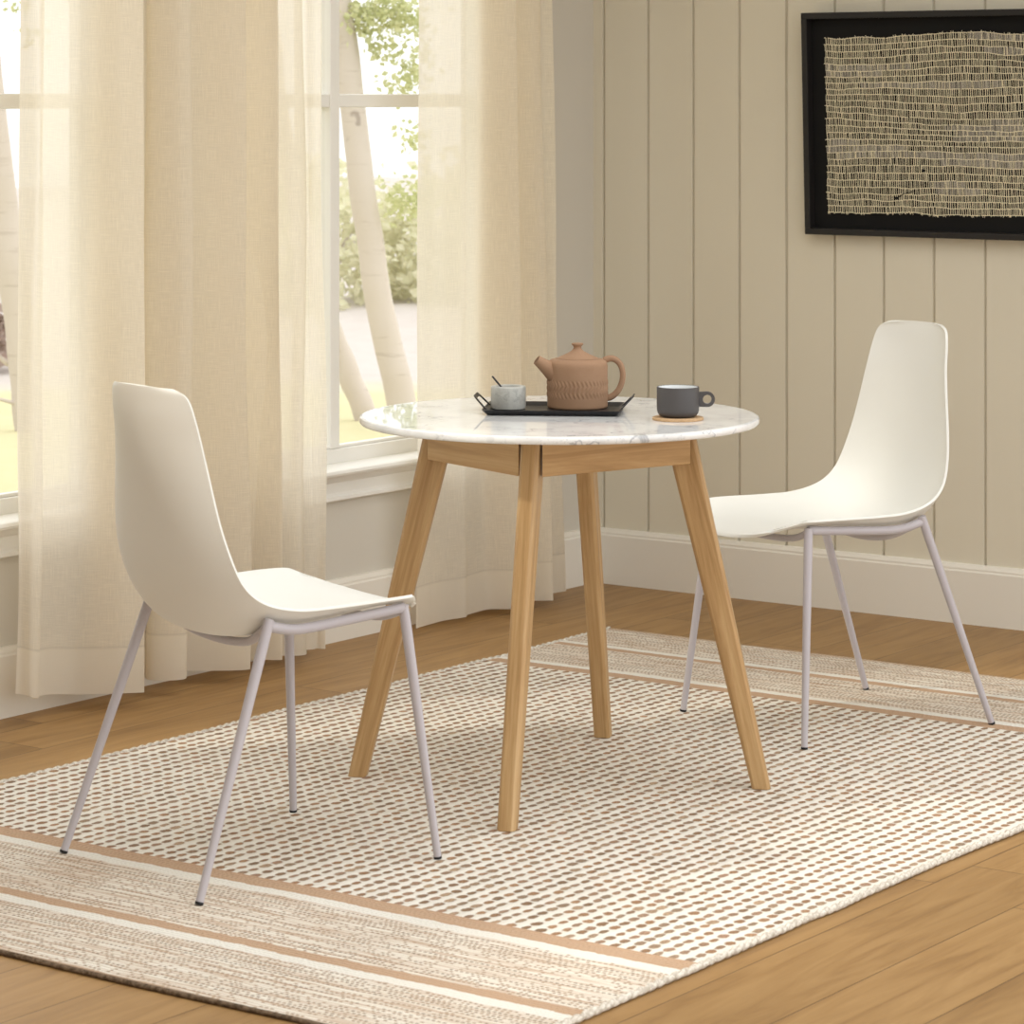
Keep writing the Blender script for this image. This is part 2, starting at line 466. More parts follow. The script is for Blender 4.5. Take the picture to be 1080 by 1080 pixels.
# window openings in the left wall (glass extents in y)
WIN = {'window_2': (-1.74, -.50), 'window_1': (-3.30, -2.05), 'added_strip_window': (-5.70, -4.12)}
WZ = {'window_1': (.482, 2.42), 'window_2': (.482, 2.42), 'added_strip_window': (2.16, 2.58)}     # added_strip_window is an unseen high strip, added to let sun onto the rug
FR = .05                                  # sash frame around the glass
def wall_left():
    bm = bmesh.new()
    ys = [Y_END]
    for k in ('added_strip_window', 'window_1', 'window_2'):
        a, b = WIN[k]; ys += [a - FR, b + FR]
    ys.append(0.14)
    for a, b in ((ys[0], ys[1]), (ys[2], ys[3]), (ys[4], ys[5]), (ys[6], ys[7])):
        box(bm, -.14, 0, a, b, 0, H_WALL)
    for k in WIN:
        (a, b), (g0, g1) = WIN[k], WZ[k]
        box(bm, -.14, 0, a - FR, b + FR, 0, g0 - FR); box(bm, -.14, 0, a - FR, b + FR, g1 + FR, H_WALL)
    return mobj('wall_left', bm, M['wall_left'])
tag(wall_left(), 'plain greige wall holding the two windows', kind='structure')

def wall_right():
    """vertical tongue-and-groove boards 0.15 m wide, one wall surface"""
    bm = bmesh.new()
    gx = [.036 + .1515 * i for i in range(-1, 26)]
    g, d = .0046, .009
    prof = [(0.0, 0.0)]
    for xg in gx:
        if xg < .01 or xg > X_END: continue
        prof += [(xg - g, 0), (xg - g * .55, d), (xg + g * .55, d), (xg + g, 0)]
    prof.append((X_END, 0))
    lo = [bm.verts.new((x, y, 0)) for x, y in prof]; hi = [bm.verts.new((x, y, H_WALL)) for x, y in prof]
    for i in range(len(prof) - 1):
        bm.faces.new((lo[i], lo[i + 1], hi[i + 1], hi[i]))
    box(bm, 0, X_END, .03, .14, 0, H_WALL)
    for x0, x1 in ((0, X_END),):
        pass
    # close the end and the top between face and back
    e = [bm.verts.new((X_END, 0, 0)), bm.verts.new((X_END, .03, 0)), bm.verts.new((X_END, .03, H_WALL)), bm.verts.new((X_END, 0, H_WALL))]
    bm.faces.new(e)
    e = [bm.verts.new((0, 0, H_WALL)), bm.verts.new((X_END, 0, H_WALL)), bm.verts.new((X_END, .03, H_WALL)), bm.verts.new((0, .03, H_WALL))]
    bm.faces.new(e)
    return mobj('wall_right', bm, M['wall_right'])
tag(wall_right(), 'khaki wall of vertical grooved boards', kind='structure')

def profile_run(bm, prof, p0, p1, nrm):
    """extrude a (out, z) profile from p0 to p1; nrm = outward direction"""
    p0, p1, nrm = Vector(p0), Vector(p1), Vector(nrm)
    a = [bm.verts.new(p0 + nrm * o + Vector((0, 0, z))) for o, z in prof]
    b = [bm.verts.new(p1 + nrm * o + Vector((0, 0, z))) for o, z in prof]
    n = len(prof)
    for i in range(n):
        j = (i + 1) % n
        bm.faces.new((a[i], b[i], b[j], a[j]))
    bm.faces.new(a[::-1]); bm.faces.new(b)
BASE = [(0, 0), (.018, 0), (.018, .138), (.015, .142), (.015, .147), (.009, .157), (0, .158)]
bm = bmesh.new(); profile_run(bm, BASE, (0, Y_END, 0), (0, 0, 0), (1, 0, 0))
tag(mobj('baseboard_left', bm, M['base_paint']), 'painted baseboard under the windows', kind='structure')
bm = bmesh.new(); profile_run(bm, BASE, (0, 0, 0), (X_END, 0, 0), (0, -1, 0))
tag(mobj('baseboard_right', bm, M['base_paint']), 'cream baseboard under the grooved boards', kind='structure')

def build_window(name, label):
    a, b = WIN[name]
    G0, G1 = WZ[name]; dz = G0 - .482
    e = empty(name, (0, (a + b) / 2, .36))
    tag(e, label, kind='structure')
    mid = (a + b) / 2
    oy = -(a + b) / 2; oz = -.36
    def S(bm):
        for v in bm.verts: v.co += Vector((0, oy, oz))
    A, B, Z0, Z1 = a - FR, b + FR, G0 - FR, G1 + FR
    # sash: outer frame
    bm = bmesh.new()
    for (y0, y1, z0, z1) in ((A, a, Z0, Z1), (b, B, Z0, Z1), (a, b, Z0, G0), (a, b, G1, Z1)):
        box(bm, -.085, -.038, y0, y1, z0, z1)
    # inner bead stepping back to the glass
    for (y0, y1, z0, z1) in ((a, a + .008, G0, G1), (b - .008, b, G0, G1), (a, b, G0, G0 + .008), (a, b, G1 - .008, G1)):
        box(bm, -.075, -.050, y0, y1, z0, z1)
    S(bm); mobj('sash', bm, M['sash'], e, bevel=.003)
    bm = bmesh.new(); box(bm, -.080, -.045, mid - .0195, mid + .0195, G0, G1); S(bm)
    mobj('mullion', bm, M['sash'], e, bevel=.004)
    for zc in (1.382, 1.382 + .90):
        if not G0 + .2 < zc < G1: continue
        bm = bmesh.new()
        box(bm, -.078, -.047, a, mid - .0195, zc - .0175, zc + .0175); box(bm, -.078, -.047, mid + .0195, b, zc - .0175, zc + .0175)
        S(bm); mobj('muntin', bm, M['sash'], e, bevel=.004)
    bm = bmesh.new(); box(bm, -.066, -.062, a - .005, b + .005, G0 - .005, G1 + .005); S(bm)
    mobj('glass', bm, M['glass'], e)
    # lining of the opening
    bm = bmesh.new()
    box(bm, -.038, .0, A, A + .012, Z0, Z1); box(bm, -.038, 0, B - .012, B, Z0, Z1); box(bm, -.038, 0, A, B, Z1 - .012, Z1)
    S(bm); mobj('jamb', bm, M['trim'], e)
    # side and head casing
    bm = bmesh.new()
    box(bm, 0, .022, A - .085, A, .445 + dz, Z1 + .09); box(bm, 0, .022, B, B + .085, .445 + dz, Z1 + .09); box(bm, 0, .022, A, B, Z1, Z1 + .09)
    S(bm); mobj('casing', bm, M['trim'], e, bevel=.003)
    # sill with a rounded nose
    bm = bmesh.new()
    prof = [(o_, z_ + dz) for o_, z_ in [(-.038, .425), (.040, .425), (.047, .428), (.050, .434), (.047, .441), (.040, .444), (-.038, .447)]]
    profile_run(bm, prof, (0, A - .10, 0), (0, B + .10, 0), (1, 0, 0)); S(bm)
    mobj('sill', bm, M['trim'], e)
    bm = bmesh.new()
    prof = [(o_, z_ + dz) for o_, z_ in [(0, .358), (.014, .358), (.020, .362), (.020, .370), (.014, .374), (.012, .380), (.012, .405), (.018, .410), (.028, .425), (0, .425)]]
    profile_run(bm, prof, (0, A - .085, 0), (0, B + .085, 0), (1, 0, 0)); S(bm)
    mobj('apron', bm, M['trim'], e)
build_window('window_1', 'white sash window at the left edge with one bar crossing')
build_window('window_2', 'white sash window between the two curtains')
build_window('added_strip_window', 'unseen high white strip window, added to let the sun onto the rug')
SKY = (.9, 3.3, -4.2, -1.1)          # unseen skylight added over the table to brighten the seats: x0, x1, y0, y1
bm = bmesh.new()
box(bm, -.14, SKY[0], -8.34, .14, H_WALL, H_WALL + .08); box(bm, SKY[1], X_END, -8.34, .14, H_WALL, H_WALL + .08)
box(bm, SKY[0], SKY[1], -8.34, SKY[2], H_WALL, H_WALL + .08); box(bm, SKY[0], SKY[1], SKY[3], .14, H_WALL, H_WALL + .08)
tag(mobj('ceiling', bm, M['trim']), 'flat white ceiling with an added skylight opening above the table', kind='structure')
bm = bmesh.new(); box(bm, -.14, 6.0, -8.34, -8.2, 0, H_WALL)
tag(mobj('wall_back', bm, M['wall_left']), 'plain greige wall behind the viewer', kind='structure')

# ------------------------------------------------------------------ curtains
def curtain(ctrl, ztop, hem, flare_c, flare, label, seed):
    """ctrl: plan control points (y, x, hem drop); the cloth hangs from ztop to the hem"""
    path = crom([(p[0], p[1], p[2]) for p in ctrl], 14)
    n = len(path)
    zs = []
    rows = 46
    for j in range(rows + 1):
        s = j / rows
        zs.append(1 - (1 - s) ** 1.0)
    yc = sum(p.x for p in path) / n
    e_loc = Vector((.13, yc, 0))
    arc = [0.0]
    for i in range(1, n): arc.append(arc[-1] + (Vector((path[i].x, path[i].y)) - Vector((path[i - 1].x, path[i - 1].y))).length)
    bm = bmesh.new(); uvl = bm.loops.layers.uv.new('UVMap')
    grid = []
    for i, p in enumerate(path):
        colv = []
        for s in zs:                      # s = 0 hem, 1 top
            z = hem + p.z * (1 - s) + (ztop - hem) * s
            k = flare[0] + (flare[1] - flare[0]) * (1 - s) ** 1.5      # spread at top -> at the hem
            y = flare_c + (p.x - flare_c) * k
            x = .13 + (p.y - .13) * (.85 + .25 * (1 - s))
            w = .012 * (1 - s) + .003
            y += w * mnoise.noise(Vector((i * .06, z * 1.7, seed)))
            x += 1.3 * w * mnoise.noise(Vector((i * .05, z * 1.3, seed + 9)))
            x = max(x, .062)
            colv.append(bm.verts.new(Vector((x, y, z)) - e_loc))
        grid.append(colv)
    for i in range(n - 1):
        for j in range(rows):
            f = bm.faces.new((grid[i][j], grid[i + 1][j], grid[i + 1][j + 1], grid[i][j + 1]))
            f.smooth = True
            for lp, (ii, jj) in zip(f.loops, ((i, j), (i + 1, j), (i + 1, j + 1), (i, j + 1))):
                lp[uvl].uv = (arc[ii], (ztop - hem) * zs[jj])
    o = mobj('curtain', bm, M['curtain'])
    o.location = e_loc
    return tag(o, label, 'curtain', 'sheer curtains hanging at the windows')

# plan of the folds, seen from above: (y along the wall, x off the wall, extra hem height)
c1 = [(-2.405, .10, .050), (-2.385, .13, .045), (-2.352, .12, .035), (-2.345, .10, .03), (-2.30, .095, .03), (-2.225, .105, .02),
      (-2.15, .17, .018), (-2.085, .175, .01), (-2.12, .12, .01), (-2.17, .085, .01), (-2.07, .08, .012),
      (-1.985, .10, .02), (-1.93, .17, .02), (-1.965, .175, .02), (-2.00, .11, .02), (-1.95, .08, .02),
      (-1.86, .09, .015), (-1.77, .165, .01), (-1.735, .18, .01), (-1.79, .12, .01), (-1.82, .08, .01),
      (-1.72, .085, .012), (-1.635, .15, .014), (-1.615, .18, .014), (-1.665, .12, .014), (-1.70, .085, .014),
      (-1.60, .09, .01), (-1.53, .16, .008), (-1.495, .155, .006), (-1.485, .12, .004), (-1.44, .10, .002), (-1.415, .105, .0), (-1.402, .12, .0), (-1.385, .13, .0)]
curtain(c1, 2.62, .022, -1.88, (.985, 1.03), 'wide sheer cream curtain hanging behind the left chair, between the two windows', 3.1)
c2 = [(-.962, .108, .0), (-.925, .102, .0), (-.86, .10, .0), (-.80, .125, .004), (-.765, .105, .004), (-.70, .105, .006),
      (-.655, .16, .006), (-.625, .17, .008), (-.665, .115, .01), (-.69, .08, .01), (-.60, .085, .01), (-.545, .165, .012), (-.515, .17, .012),
      (-.56, .115, .014), (-.59, .085, .014), (-.50, .085, .012), (-.44, .13, .016), (-.415, .14, .016), (-.425, .11, .02), (-.40, .10, .02)]
curtain(c2, 2.62, .014, -.85, (.985, 1.16), 'narrower sheer cream curtain hanging by the corner, behind the table', 8.4)

# ------------------------------------------------------------------ rug
def rug():
    rt = empty('area_rug', (RUGC[0], RUGC[1], 0))
    tag(rt, 'cream and brown woven rug with striped ends under the table and chairs', 'rug')
    bm = bmesh.new()
    nx, ny = 46, 80
    T = .009
    def wob(x, y):
        ex = .008 * mnoise.noise(Vector((y * 2.2, x * 1.0, 4.0))) + .004 * mnoise.noise(Vector((y * 9, x, 2.0)))
        ey = .010 * mnoise.noise(Vector((x * 1.8, y * .5, 7.0)))
        return x * 1.0 + ex, y + ey, T + .0012 * mnoise.noise(Vector((x * 3, y * 3, 1.0)))
    top = [[bm.verts.new(wob(-RX + 2 * RX * i / nx, RYN + (RYF - RYN) * j / ny)) for j in range(ny + 1)] for i in range(nx + 1)]
    for i in range(nx):
        for j in range(ny):
            bm.faces.new((top[i][j], top[i + 1][j], top[i + 1][j + 1], top[i][j + 1]))
    ring = [top[i][0] for i in range(nx + 1)] + [top[nx][j] for j in range(1, ny + 1)] + [top[i][ny] for i in range(nx - 1, -1, -1)] + [top[0][j] for j in range(ny - 1, 0, -1)]
    low = [bm.verts.new((v.co.x, v.co.y, .0006)) for v in ring]
    n = len(ring)
    for k in range(n):
        bm.faces.new((ring[k], low[k], low[(k + 1) % n], ring[(k + 1) % n]))
    bm.faces.new(low)
    mobj('woven_field', bm, M['rug'], rt)
    # twisted cord along the two long sides
    for i in (0, nx):
        bm = bmesh.new()
        N = 700
        pts = []
        for k in range(N + 1):
            y = RYN + (RYF - RYN) * k / N
            x = -RX + 2 * RX * i / nx
            pts.append(Vector(wob(x, y)))
        for ph in (0, math.pi):
            pp = []
            for k, p in enumerate(pts):
                a = k * 2 * math.pi / 11.5 + ph
                pp.append((p.x + .0026 * math.cos(a), p.y, .0072 + .0022 * math.sin(a)))
            tube(bm, pp, .0048, 6)
        mobj('edge_cord', bm, M['cord'], rt, smooth=True)
    # dark turned edge on the near and far short ends
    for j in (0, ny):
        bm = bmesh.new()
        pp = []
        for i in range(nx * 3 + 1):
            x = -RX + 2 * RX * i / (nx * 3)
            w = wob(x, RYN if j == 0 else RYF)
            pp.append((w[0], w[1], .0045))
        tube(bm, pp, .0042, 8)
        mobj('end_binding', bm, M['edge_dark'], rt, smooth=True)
rug()
RT = .0095    # top of the rug

# ------------------------------------------------------------------ dining table
TC = Vector((1.416, -2.205, 0)); TR = .4025; TH = .751
def table():
    rt = empty('bistro_table', (TC.x, TC.y, RT))
    tag(rt, 'round white marble topped table with splayed oak legs, between the two chairs', 'table')
    # marble top, rounded-over edge
    bm = bmesh.new()
    z0, z1 = TH - .0155, TH
    prof = [(.0, z0), (TR - .006, z0), (TR - .002, z0 + .0015), (TR, z0 + .005), (TR, z1 - .005), (TR - .0018, z1 - .0015), (TR - .006, z1), (TR - .0075, z1), (0.001, z1)]
    prof = [(max(r, .001), z - RT) for r, z in prof]
    lathe(bm, prof, 160)
    mobj('marble_top', bm, M['marble'], rt, smooth=True, auto=40)
    # foot centres on the rug (world)
    feet = [(1.769, -2.005), (1.046, -2.390), (1.560, -2.582), (1.239, -1.785)]
    lean = (0, 0, .009, 0)        # sideways drift of each head
    heads = []
    for li, (fx, fy) in enumerate(feet):
        f = Vector((fx, fy, RT)) - Vector((TC.x, TC.y, RT))
        a = math.atan2(f.y, f.x)
        rad = Vector((math.cos(a), math.sin(a), 0)); tan = Vector((-rad.y, rad.x, 0))
        rf = f.length
        L = z0 - RT
        bm = bmesh.new()
        rings = []
        # stations from foot (t=0) to head (t=1): (inner radius, outer radius, half thickness)
        for t in (0, .25, .5, .75, .88, 1.0):
            ri = (rf - .018) + (.208 - (rf - .018)) * t
            ro = (rf + .019) + (.270 - (rf + .019)) * t
            h = .0175 + .001 * t
            ch = .006
            z = L * t
            sec = [(ri + ch, -h), (ro - ch, -h), (ro, -h + ch), (ro, h - ch), (ro - ch, h), (ri + ch, h), (ri, h - ch), (ri, -h + ch)]
            rings.append([bm.verts.new(rad * r + tan * (w + lean[li] * t) + Vector((0, 0, z))) for r, w in sec])
        for p, q in zip(rings, rings[1:]):
            for k in range(8):
                bm.faces.new((p[k], p[(k + 1) % 8], q[(k + 1) % 8], q[k]))
        bm.faces.new(rings[0][::-1]); bm.faces.new(rings[-1])
        # express the leg in its own frame so that the grain follows its length
        axis = (rad * (.239 - rf) + tan * lean[li] + Vector((0, 0, L))).normalized()
        ya = axis.cross(tan).normalized(); xa = ya.cross(axis).normalized()
        mt = Matrix((xa, ya, axis)).transposed().to_4x4(); mt.translation = rad * rf
        bmesh.ops.transform(bm, matrix=mt.inverted(), verts=bm.verts)
        mobj('leg', bm, M['oak'], rt, bevel=.0015, mtx=mt)
        heads.append((a, rad, tan, lean[li]))
    # apron boards between neighbouring legs
    order = sorted(heads, key=lambda h: h[0])
    for k in range(4):
        A = order[k]; B = order[(k + 1) % 4]
        pa = A[1] * .266 + A[2] * (.0235 + A[3]); pb = B[1] * .266 - B[2] * (.0235 - B[3])
        d = (pb - pa); Lb = d.length; d.normalize()
        nrm = Vector((d.y, -d.x, 0))
        if nrm.dot(pa) < 0: nrm = -nrm
        bm = bmesh.new()
        for v in box(bm, -Lb / 2, Lb / 2, -.020, 0, 0, .077):
            if v.co.y < -.01: v.co.x -= math.copysign(.0205, v.co.x)      # ends cut parallel to the leg
        mid = (pa + pb) / 2
        up = Vector((0, 0, 1)); ya = up.cross(d)
        mt = Matrix((d, ya, up)).transposed().to_4x4(); mt.translation = Vector((mid.x, mid.y, z0 - RT - .077))
        if ya.dot(nrm) < 0:
            bmesh.ops.scale(bm, vec=(1, -1, 1), verts=bm.verts); bmesh.ops.reverse_faces(bm, faces=bm.faces)
        mobj('apron', bm, M['oak_x'], rt, bevel=.0015, mtx=mt)
table()

# ------------------------------------------------------------------ chairs
# side edge, centre line and half width of the seat shell, from the front lip to the back top
SHELL = [  # centre (x, z), edge (x, z), half width
    ((0.313, 0.4330), (0.236, 0.4765), 0.170),
    ((0.306, 0.4400), (0.231, 0.4800), 0.194),
    ((0.272, 0.4440), (0.207, 0.4808), 0.208),
    ((0.205, 0.4495), (0.150, 0.4807), 0.213),
    ((0.125, 0.4385), (0.085, 0.4795), 0.213),
    ((0.040, 0.4255), (0.030, 0.4795), 0.213),
    ((-0.040, 0.4195), (-0.025, 0.4810), 0.212),
    ((-0.105, 0.4235), (-0.080, 0.4915), 0.209),
    ((-0.150, 0.4465), (-0.119, 0.5095), 0.205),
    ((-0.180, 0.4905), (-0.147, 0.5385), 0.199),
    ((-0.199, 0.5505), (-0.165, 0.5845), 0.189),
    ((-0.211, 0.6255), (-0.178, 0.6425), 0.174),
    ((-0.221, 0.7055), (-0.187, 0.7105), 0.158),
    ((-0.231, 0.7805), (-0.196, 0.7755), 0.144),
    ((-0.238, 0.8205), (-0.204, 0.8165), 0.137),
    ((-0.242, 0.8485), (-0.210, 0.8445), 0.130),
    ((-0.245, 0.8645), (-0.216, 0.8615), 0.119),
    ((-0.246, 0.8725), (-0.223, 0.8705), 0.098),
]
def shell_bm():
    bm = bmesh.new()
    nu = 20
    C = crom([(c[0], c[1], w) for c, e, w in SHELL], 3)
    E = crom([(e[0], e[1], w) for c, e, w in SHELL], 3)
    rows = []
    for j, (c, e) in enumerate(zip(C, E)):
        row = []
        w = c.z
        for i in range(nu + 1):
            u = -1 + 2 * i / nu
            k = abs(u) ** (2.6 - .2 * max(0, 1 - j / 8))
            row.append(bm.verts.new((c.x + (e.x - c.x) * k, w * u, c.y + (e.y - c.y) * k - .006 * max(0, min(1, (.80 - c.y) / .35)))))
        rows.append(row)
    for a, b in zip(rows, rows[1:]):
        for i in range(nu):
            bm.faces.new((a[i], b[i], b[i + 1], a[i + 1]))
    return bm

def make_chair():
    rt = empty('dining_chair')
    o = mobj('seat_shell', shell_bm(), M['shell'], rt, smooth=True)
    m = o.modifiers.new('solid', 'SOLIDIFY'); m.thickness = .0055; m.offset = -1; m.use_rim = True
    m = o.modifiers.new('bevel', 'BEVEL'); m.width = .0022; m.segments = 2; m.limit_method = 'ANGLE'; m.angle_limit = R(50)
    m = o.modifiers.new('sub', 'SUBSURF'); m.levels = 1; m.render_levels = 1
    for sx in (1, -1):
        for sy in (1, -1):
            if sx > 0: top, foot = Vector((.212, .186 * sy, .4585)), Vector((.256, .232 * sy, .0))
            else: top, foot = Vector((-.086, .194 * sy, .4645)), Vector((-.254, .229 * sy, .0))
            d = (foot - top)
            bm = bmesh.new()
            pts = [top + d * t for t in (-.003, 0, .1, .4, .7, .991)]
            tube(bm, pts, [.0070, .0094, .0098, .0090, .0080, .0071], 16)
            lg = mobj('leg', bm, M['leg_metal'], rt, smooth=True, auto=50)
            bm = bmesh.new()
            tube(bm, [top + d * .990, top + d * .9995], [.0076, .0073], 16)
            mobj('foot_glide', bm, M['rubber'], lg, smooth=True, auto=50)
    # side rails and front and rear cross rails under the shell
    for sy in (1, -1):
        bm = bmesh.new()
        tube(bm, crom([(.212, .186 * sy, .4545), (.10, .186 * sy, .4465), (-.02, .188 * sy, .4405), (-.088, .193 * sy, .4535)], 6), .0096, 12)
        mobj('side_rail', bm, M['leg_metal'], rt, smooth=True)
    bm = bmesh.new()
    tube(bm, crom([(.212, -.186, .4505), (.208, -.12, .4300), (.208, 0, .4230), (.208, .12, .4300), (.212, .186, .4505)], 6), .0075, 12)
    mobj('front_rail', bm, M['leg_metal'], rt, smooth=True)
    bm = bmesh.new()
    tube(bm, crom([(-.087, -.193, .4545), (-.080, -.160, .4375), (-.066, -.095, .4110), (-.060, 0, .4020), (-.066, .095, .4110), (-.080, .160, .4375), (-.087, .193, .4545)], 6), .0080, 12)
    mobj('rear_rail', bm, M['leg_metal'], rt, smooth=True)
    return rt

def copy_tree(o, parent=None):
    c = o.copy(); COL.objects.link(c)
    if parent is not None: c.parent = parent
    for ch in list(o.children): copy_tree(ch, c)
    return c

ch1 = make_chair()
ch1.location = (1.294, -3.018, RT); ch1.rotation_euler = (0, 0, R(74.2))
tag(ch1, 'white moulded chair seen from behind, standing left of the table', 'chair', 'white dining chairs at the table')
ch2 = copy_tree(ch1)
ch2.location = (1.549, -1.315, RT); ch2.rotation_euler = (0, 0, R(-113.9))
ch2['label'] = 'white moulded chair facing the table from the right, under the framed art'

# ------------------------------------------------------------------ things on the table
ROT = R(35.75)
def serving_tray():
    rt = empty('serving_tray', (1.372, -2.158, TH), ROT - R(5))
    tag(rt, 'black rectangular metal tray with angled handles under the teapot', 'tray')
    hx, hy = .132, .086
    bm = bmesh.new()
    # pressed tray: flat base, sloping rim
    def loop(ex, z, r):
        out = []
        for (sx, sy) in ((1, 1), (-1, 1), (-1, -1), (1, -1)):
            a0 = {(1, 1): 0, (-1, 1): 90, (-1, -1): 180, (1, -1): 270}[(sx, sy)]
            for k in range(5):
                a = R(a0 + 90 * k / 4)
                out.append(bm.verts.new((sx * (hx + ex - r) + r * math.cos(a), sy * (hy + ex - r) + r * math.sin(a), z)))
        return out
    L = [loop(-.004, .0008, .006), loop(0, .0015, .007), loop(.0085, .0105, .010), loop(.0095, .0112, .010), loop(.0095, .0095, .010),]
    I = [loop(.0065, .0105, .009), loop(-.003, .0040, .006), loop(-.010, .0036, .005)]
    seq = [L[0], L[1], L[2], L[3], I[0], I[1], I[2]]
    n = len(L[0])
    for p, q in zip(seq, seq[1:]):
        for k in range(n): bm.faces.new((p[k], p[(k + 1) % n], q[(k + 1) % n], q[k]))
    bm.faces.new(seq[0][::-1]); bm.faces.new(seq[-1])
    for v in L[4]: bm.verts.remove(v)
    mobj('tray_body', bm, M['matte_black'], rt, smooth=True, auto=30)
    # strap handles leaning outwards at both ends
    for s in (-1, 1):
        bm = bmesh.new()
        u = Vector((s * math.cos(R(46)), 0, math.sin(R(46))))
        o = Vector((s * (hx + .004), -.004, .0085))
        pr = [(-.046, 0), (-.033, .033), (.033, .033), (.046, 0)]
        pr = [o + Vector((0, y, 0)) + u * t for y, t in pr]
        pts = [pr[0]]
        for i in (1, 2):
            p0, p1, p2 = pr[i - 1], pr[i], pr[i + 1]
            a = p1 + (p0 - p1).normalized() * .008; b = p1 + (p2 - p1).normalized() * .008
            for k in range(5):
                t = k / 4
                pts.append(a * (1 - t) ** 2 + p1 * 2 * t * (1 - t) + b * t * t)
        pts.append(pr[3])
        w = Vector((-u.z * s, 0, u.x * s)).normalized()
        # flat strap: rectangle section swept along the bent path
        rings = []
        for i, p in enumerate(pts):
            t = (pts[min(i + 1, len(pts) - 1)] - pts[max(i - 1, 0)]).normalized()
            side = t.cross(w).normalized()
            rings.append([bm.verts.new(p + side * a + w * b) for a, b in ((-.0044, -.0013), (.0044, -.0013), (.0044, .0013), (-.0044, .0013))])
        for p, q in zip(rings, rings[1:]):
            for k in range(4): bm.faces.new((p[k], p[(k + 1) % 4], q[(k + 1) % 4], q[k]))
        bm.faces.new(rings[0][::-1]); bm.faces.new(rings[-1])
        bmesh.ops.recalc_face_normals(bm, faces=bm.faces)
        mobj('handle', bm, M['matte_black'], rt, bevel=.0005)
serving_tray()
ZT = TH + .0038      # tray floor

def teapot():
    rt = empty('teapot', (1.385, -2.095, ZT), ROT)
    tag(rt, 'terracotta clay teapot with a carved herringbone band, on the black tray', 'teapot')
    rb = .0618
    def disp(a, z):
        # herringbone of slanted leaf cuts around the lower body
        d = 0
        for zc, sgn in ((.0525, 1), (.0405, -1), (.0290, 1)):
            t = (z - zc) / .0066
            if abs(t) < 1:
                ph = a * 44 + sgn * t * 1.7
                d += .0015 * (1 - t * t) * math.sin(ph)
        return d
    prof = [(.058, 0), (.0610, .0012), (rb, .004)]
    z = .006
    while z < .082:
        prof.append((rb, z)); z += .0013
    prof += [(rb, .086), (.0612, .091), (.0588, .0955), (.0545, .0988), (.049, .1003), (.0405, .1010), (.0395, .1000), (.038, .0985)]
    bm = bmesh.new(); lathe(bm, prof, 240, disp)
    mobj('body', bm, M['clay'], rt, smooth=True, auto=60)
    bm = bmesh.new()
    lathe(bm, [(.034, .0975), (.0400, .0995), (.0420, .1013), (.0400, .1030), (.030, .1072), (.020, .1120), (.0125, .1165), (.0088, .1205), (.0078, .1238),
               (.0085, .1260), (.0110, .1282), (.0122, .1302), (.0118, .1318), (.0090, .1326), (.003, .1322)], 48)
    mobj('lid', bm, M['clay'], rt, smooth=True, auto=60)
    # spout towards camera-left (local -x), open at the tip
    bm = bmesh.new()
    p0, p1 = Vector((-.044, -.016, .0695)), Vector((-.0835, -.026, .1000))
    d = (p1 - p0)
    rings = tube(bm, [p0 + d * t for t in (0, .15, .4, .7, .93, 1)], [.0205, .0195, .0162, .0128, .0106, .0100], 24, cap=False)
    inner = tube(bm, [p1, p1 - d * .04, p1 - d * .35], [.0080, .0074, .0066], 24, cap=False)
    for k in range(24): bm.faces.new((rings[-1][k], rings[-1][(k + 1) % 24], inner[0][(k + 1) % 24], inner[0][k]))
    bm.faces.new(inner[-1])
    bmesh.ops.recalc_face_normals(bm, faces=bm.faces)
    sp = mobj('spout', bm, M['clay'], rt, smooth=True, auto=50)
    bm = bmesh.new(); tube(bm, [p1 - d * .10, p1 - d * .13], .0071, 20)  # solid disc in the spout, shade of the hole put into its colour
    mobj('spout_shade_disc', bm, M['hole_shade'], sp)
    # loop handle on the right
    bm = bmesh.new()
    path = crom([(.054, .0, .0965), (.066, 0, .1005), (.078, 0, .0980), (.0885, 0, .0870), (.0930, 0, .0690), (.0905, 0, .0500), (.0820, 0, .0330), (.0700, 0, .0225), (.0590, 0, .0195)], 8)
    n = len(path)
    tube(bm, path, [.0058 + .0012 * abs(2 * i / (n - 1) - 1) for i in range(n)], 16, squash=.75, up=(0, 1, 0))
    mobj('handle', bm, M['clay'], rt, smooth=True)
teapot()

def pinch_bowl():
    rt = empty('sugar_bowl', (1.282, -2.194, ZT), ROT)
    tag(rt, 'small grey marble bowl at the left end of the tray', 'bowl')
    bm = bmesh.new()
    r = .0358; h = .0465
    lathe(bm, [(r - .004, 0), (r - .001, .001), (r, .004), (r, h - .003), (r - .001, h - .0008), (r - .003, h), (r - .0085, h), (r - .0100, h - .001),
               (r - .0105, h - .004), (r - .0115, .018), (r - .016, .011), (.004, .009)], 72)
    mobj('bowl', bm, M['marble_grey'], rt, smooth=True, auto=50)
    s = empty('teaspoon', (1.282, -2.194, ZT), ROT)
    tag(s, 'slim black spoon leaning in the small grey marble bowl', 'spoon')
    bm = bmesh.new()
    a = Vector((.012, .000, .0125)); b = Vector((-.033, -.006, .0665))
    pts = [a + (b - a) * t for t in (0, .2, .5, .8, 1)]
    tube(bm, pts, [.0017, .0015, .0016, .0021, .0019], 10)
    mobj('spoon_handle', bm, M['matte_black'], s, smooth=True)
    bm = bmesh.new()
    bmesh.ops.create_uvsphere(bm, u_segments=16, v_segments=10, radius=1)
    bmesh.ops.scale(bm, vec=(.0085, .0060, .0022), verts=bm.verts)
    bmesh.ops.rotate(bm, cent=(0, 0, 0), matrix=Matrix.Rotation(R(0), 3, 'Y'), verts=bm.verts)
    bmesh.ops.translate(bm, vec=a + Vector((.004, 0, -.0005)), verts=bm.verts)
    mobj('spoon_bowl', bm, M['matte_black'], s, smooth=True)
pinch_bowl()

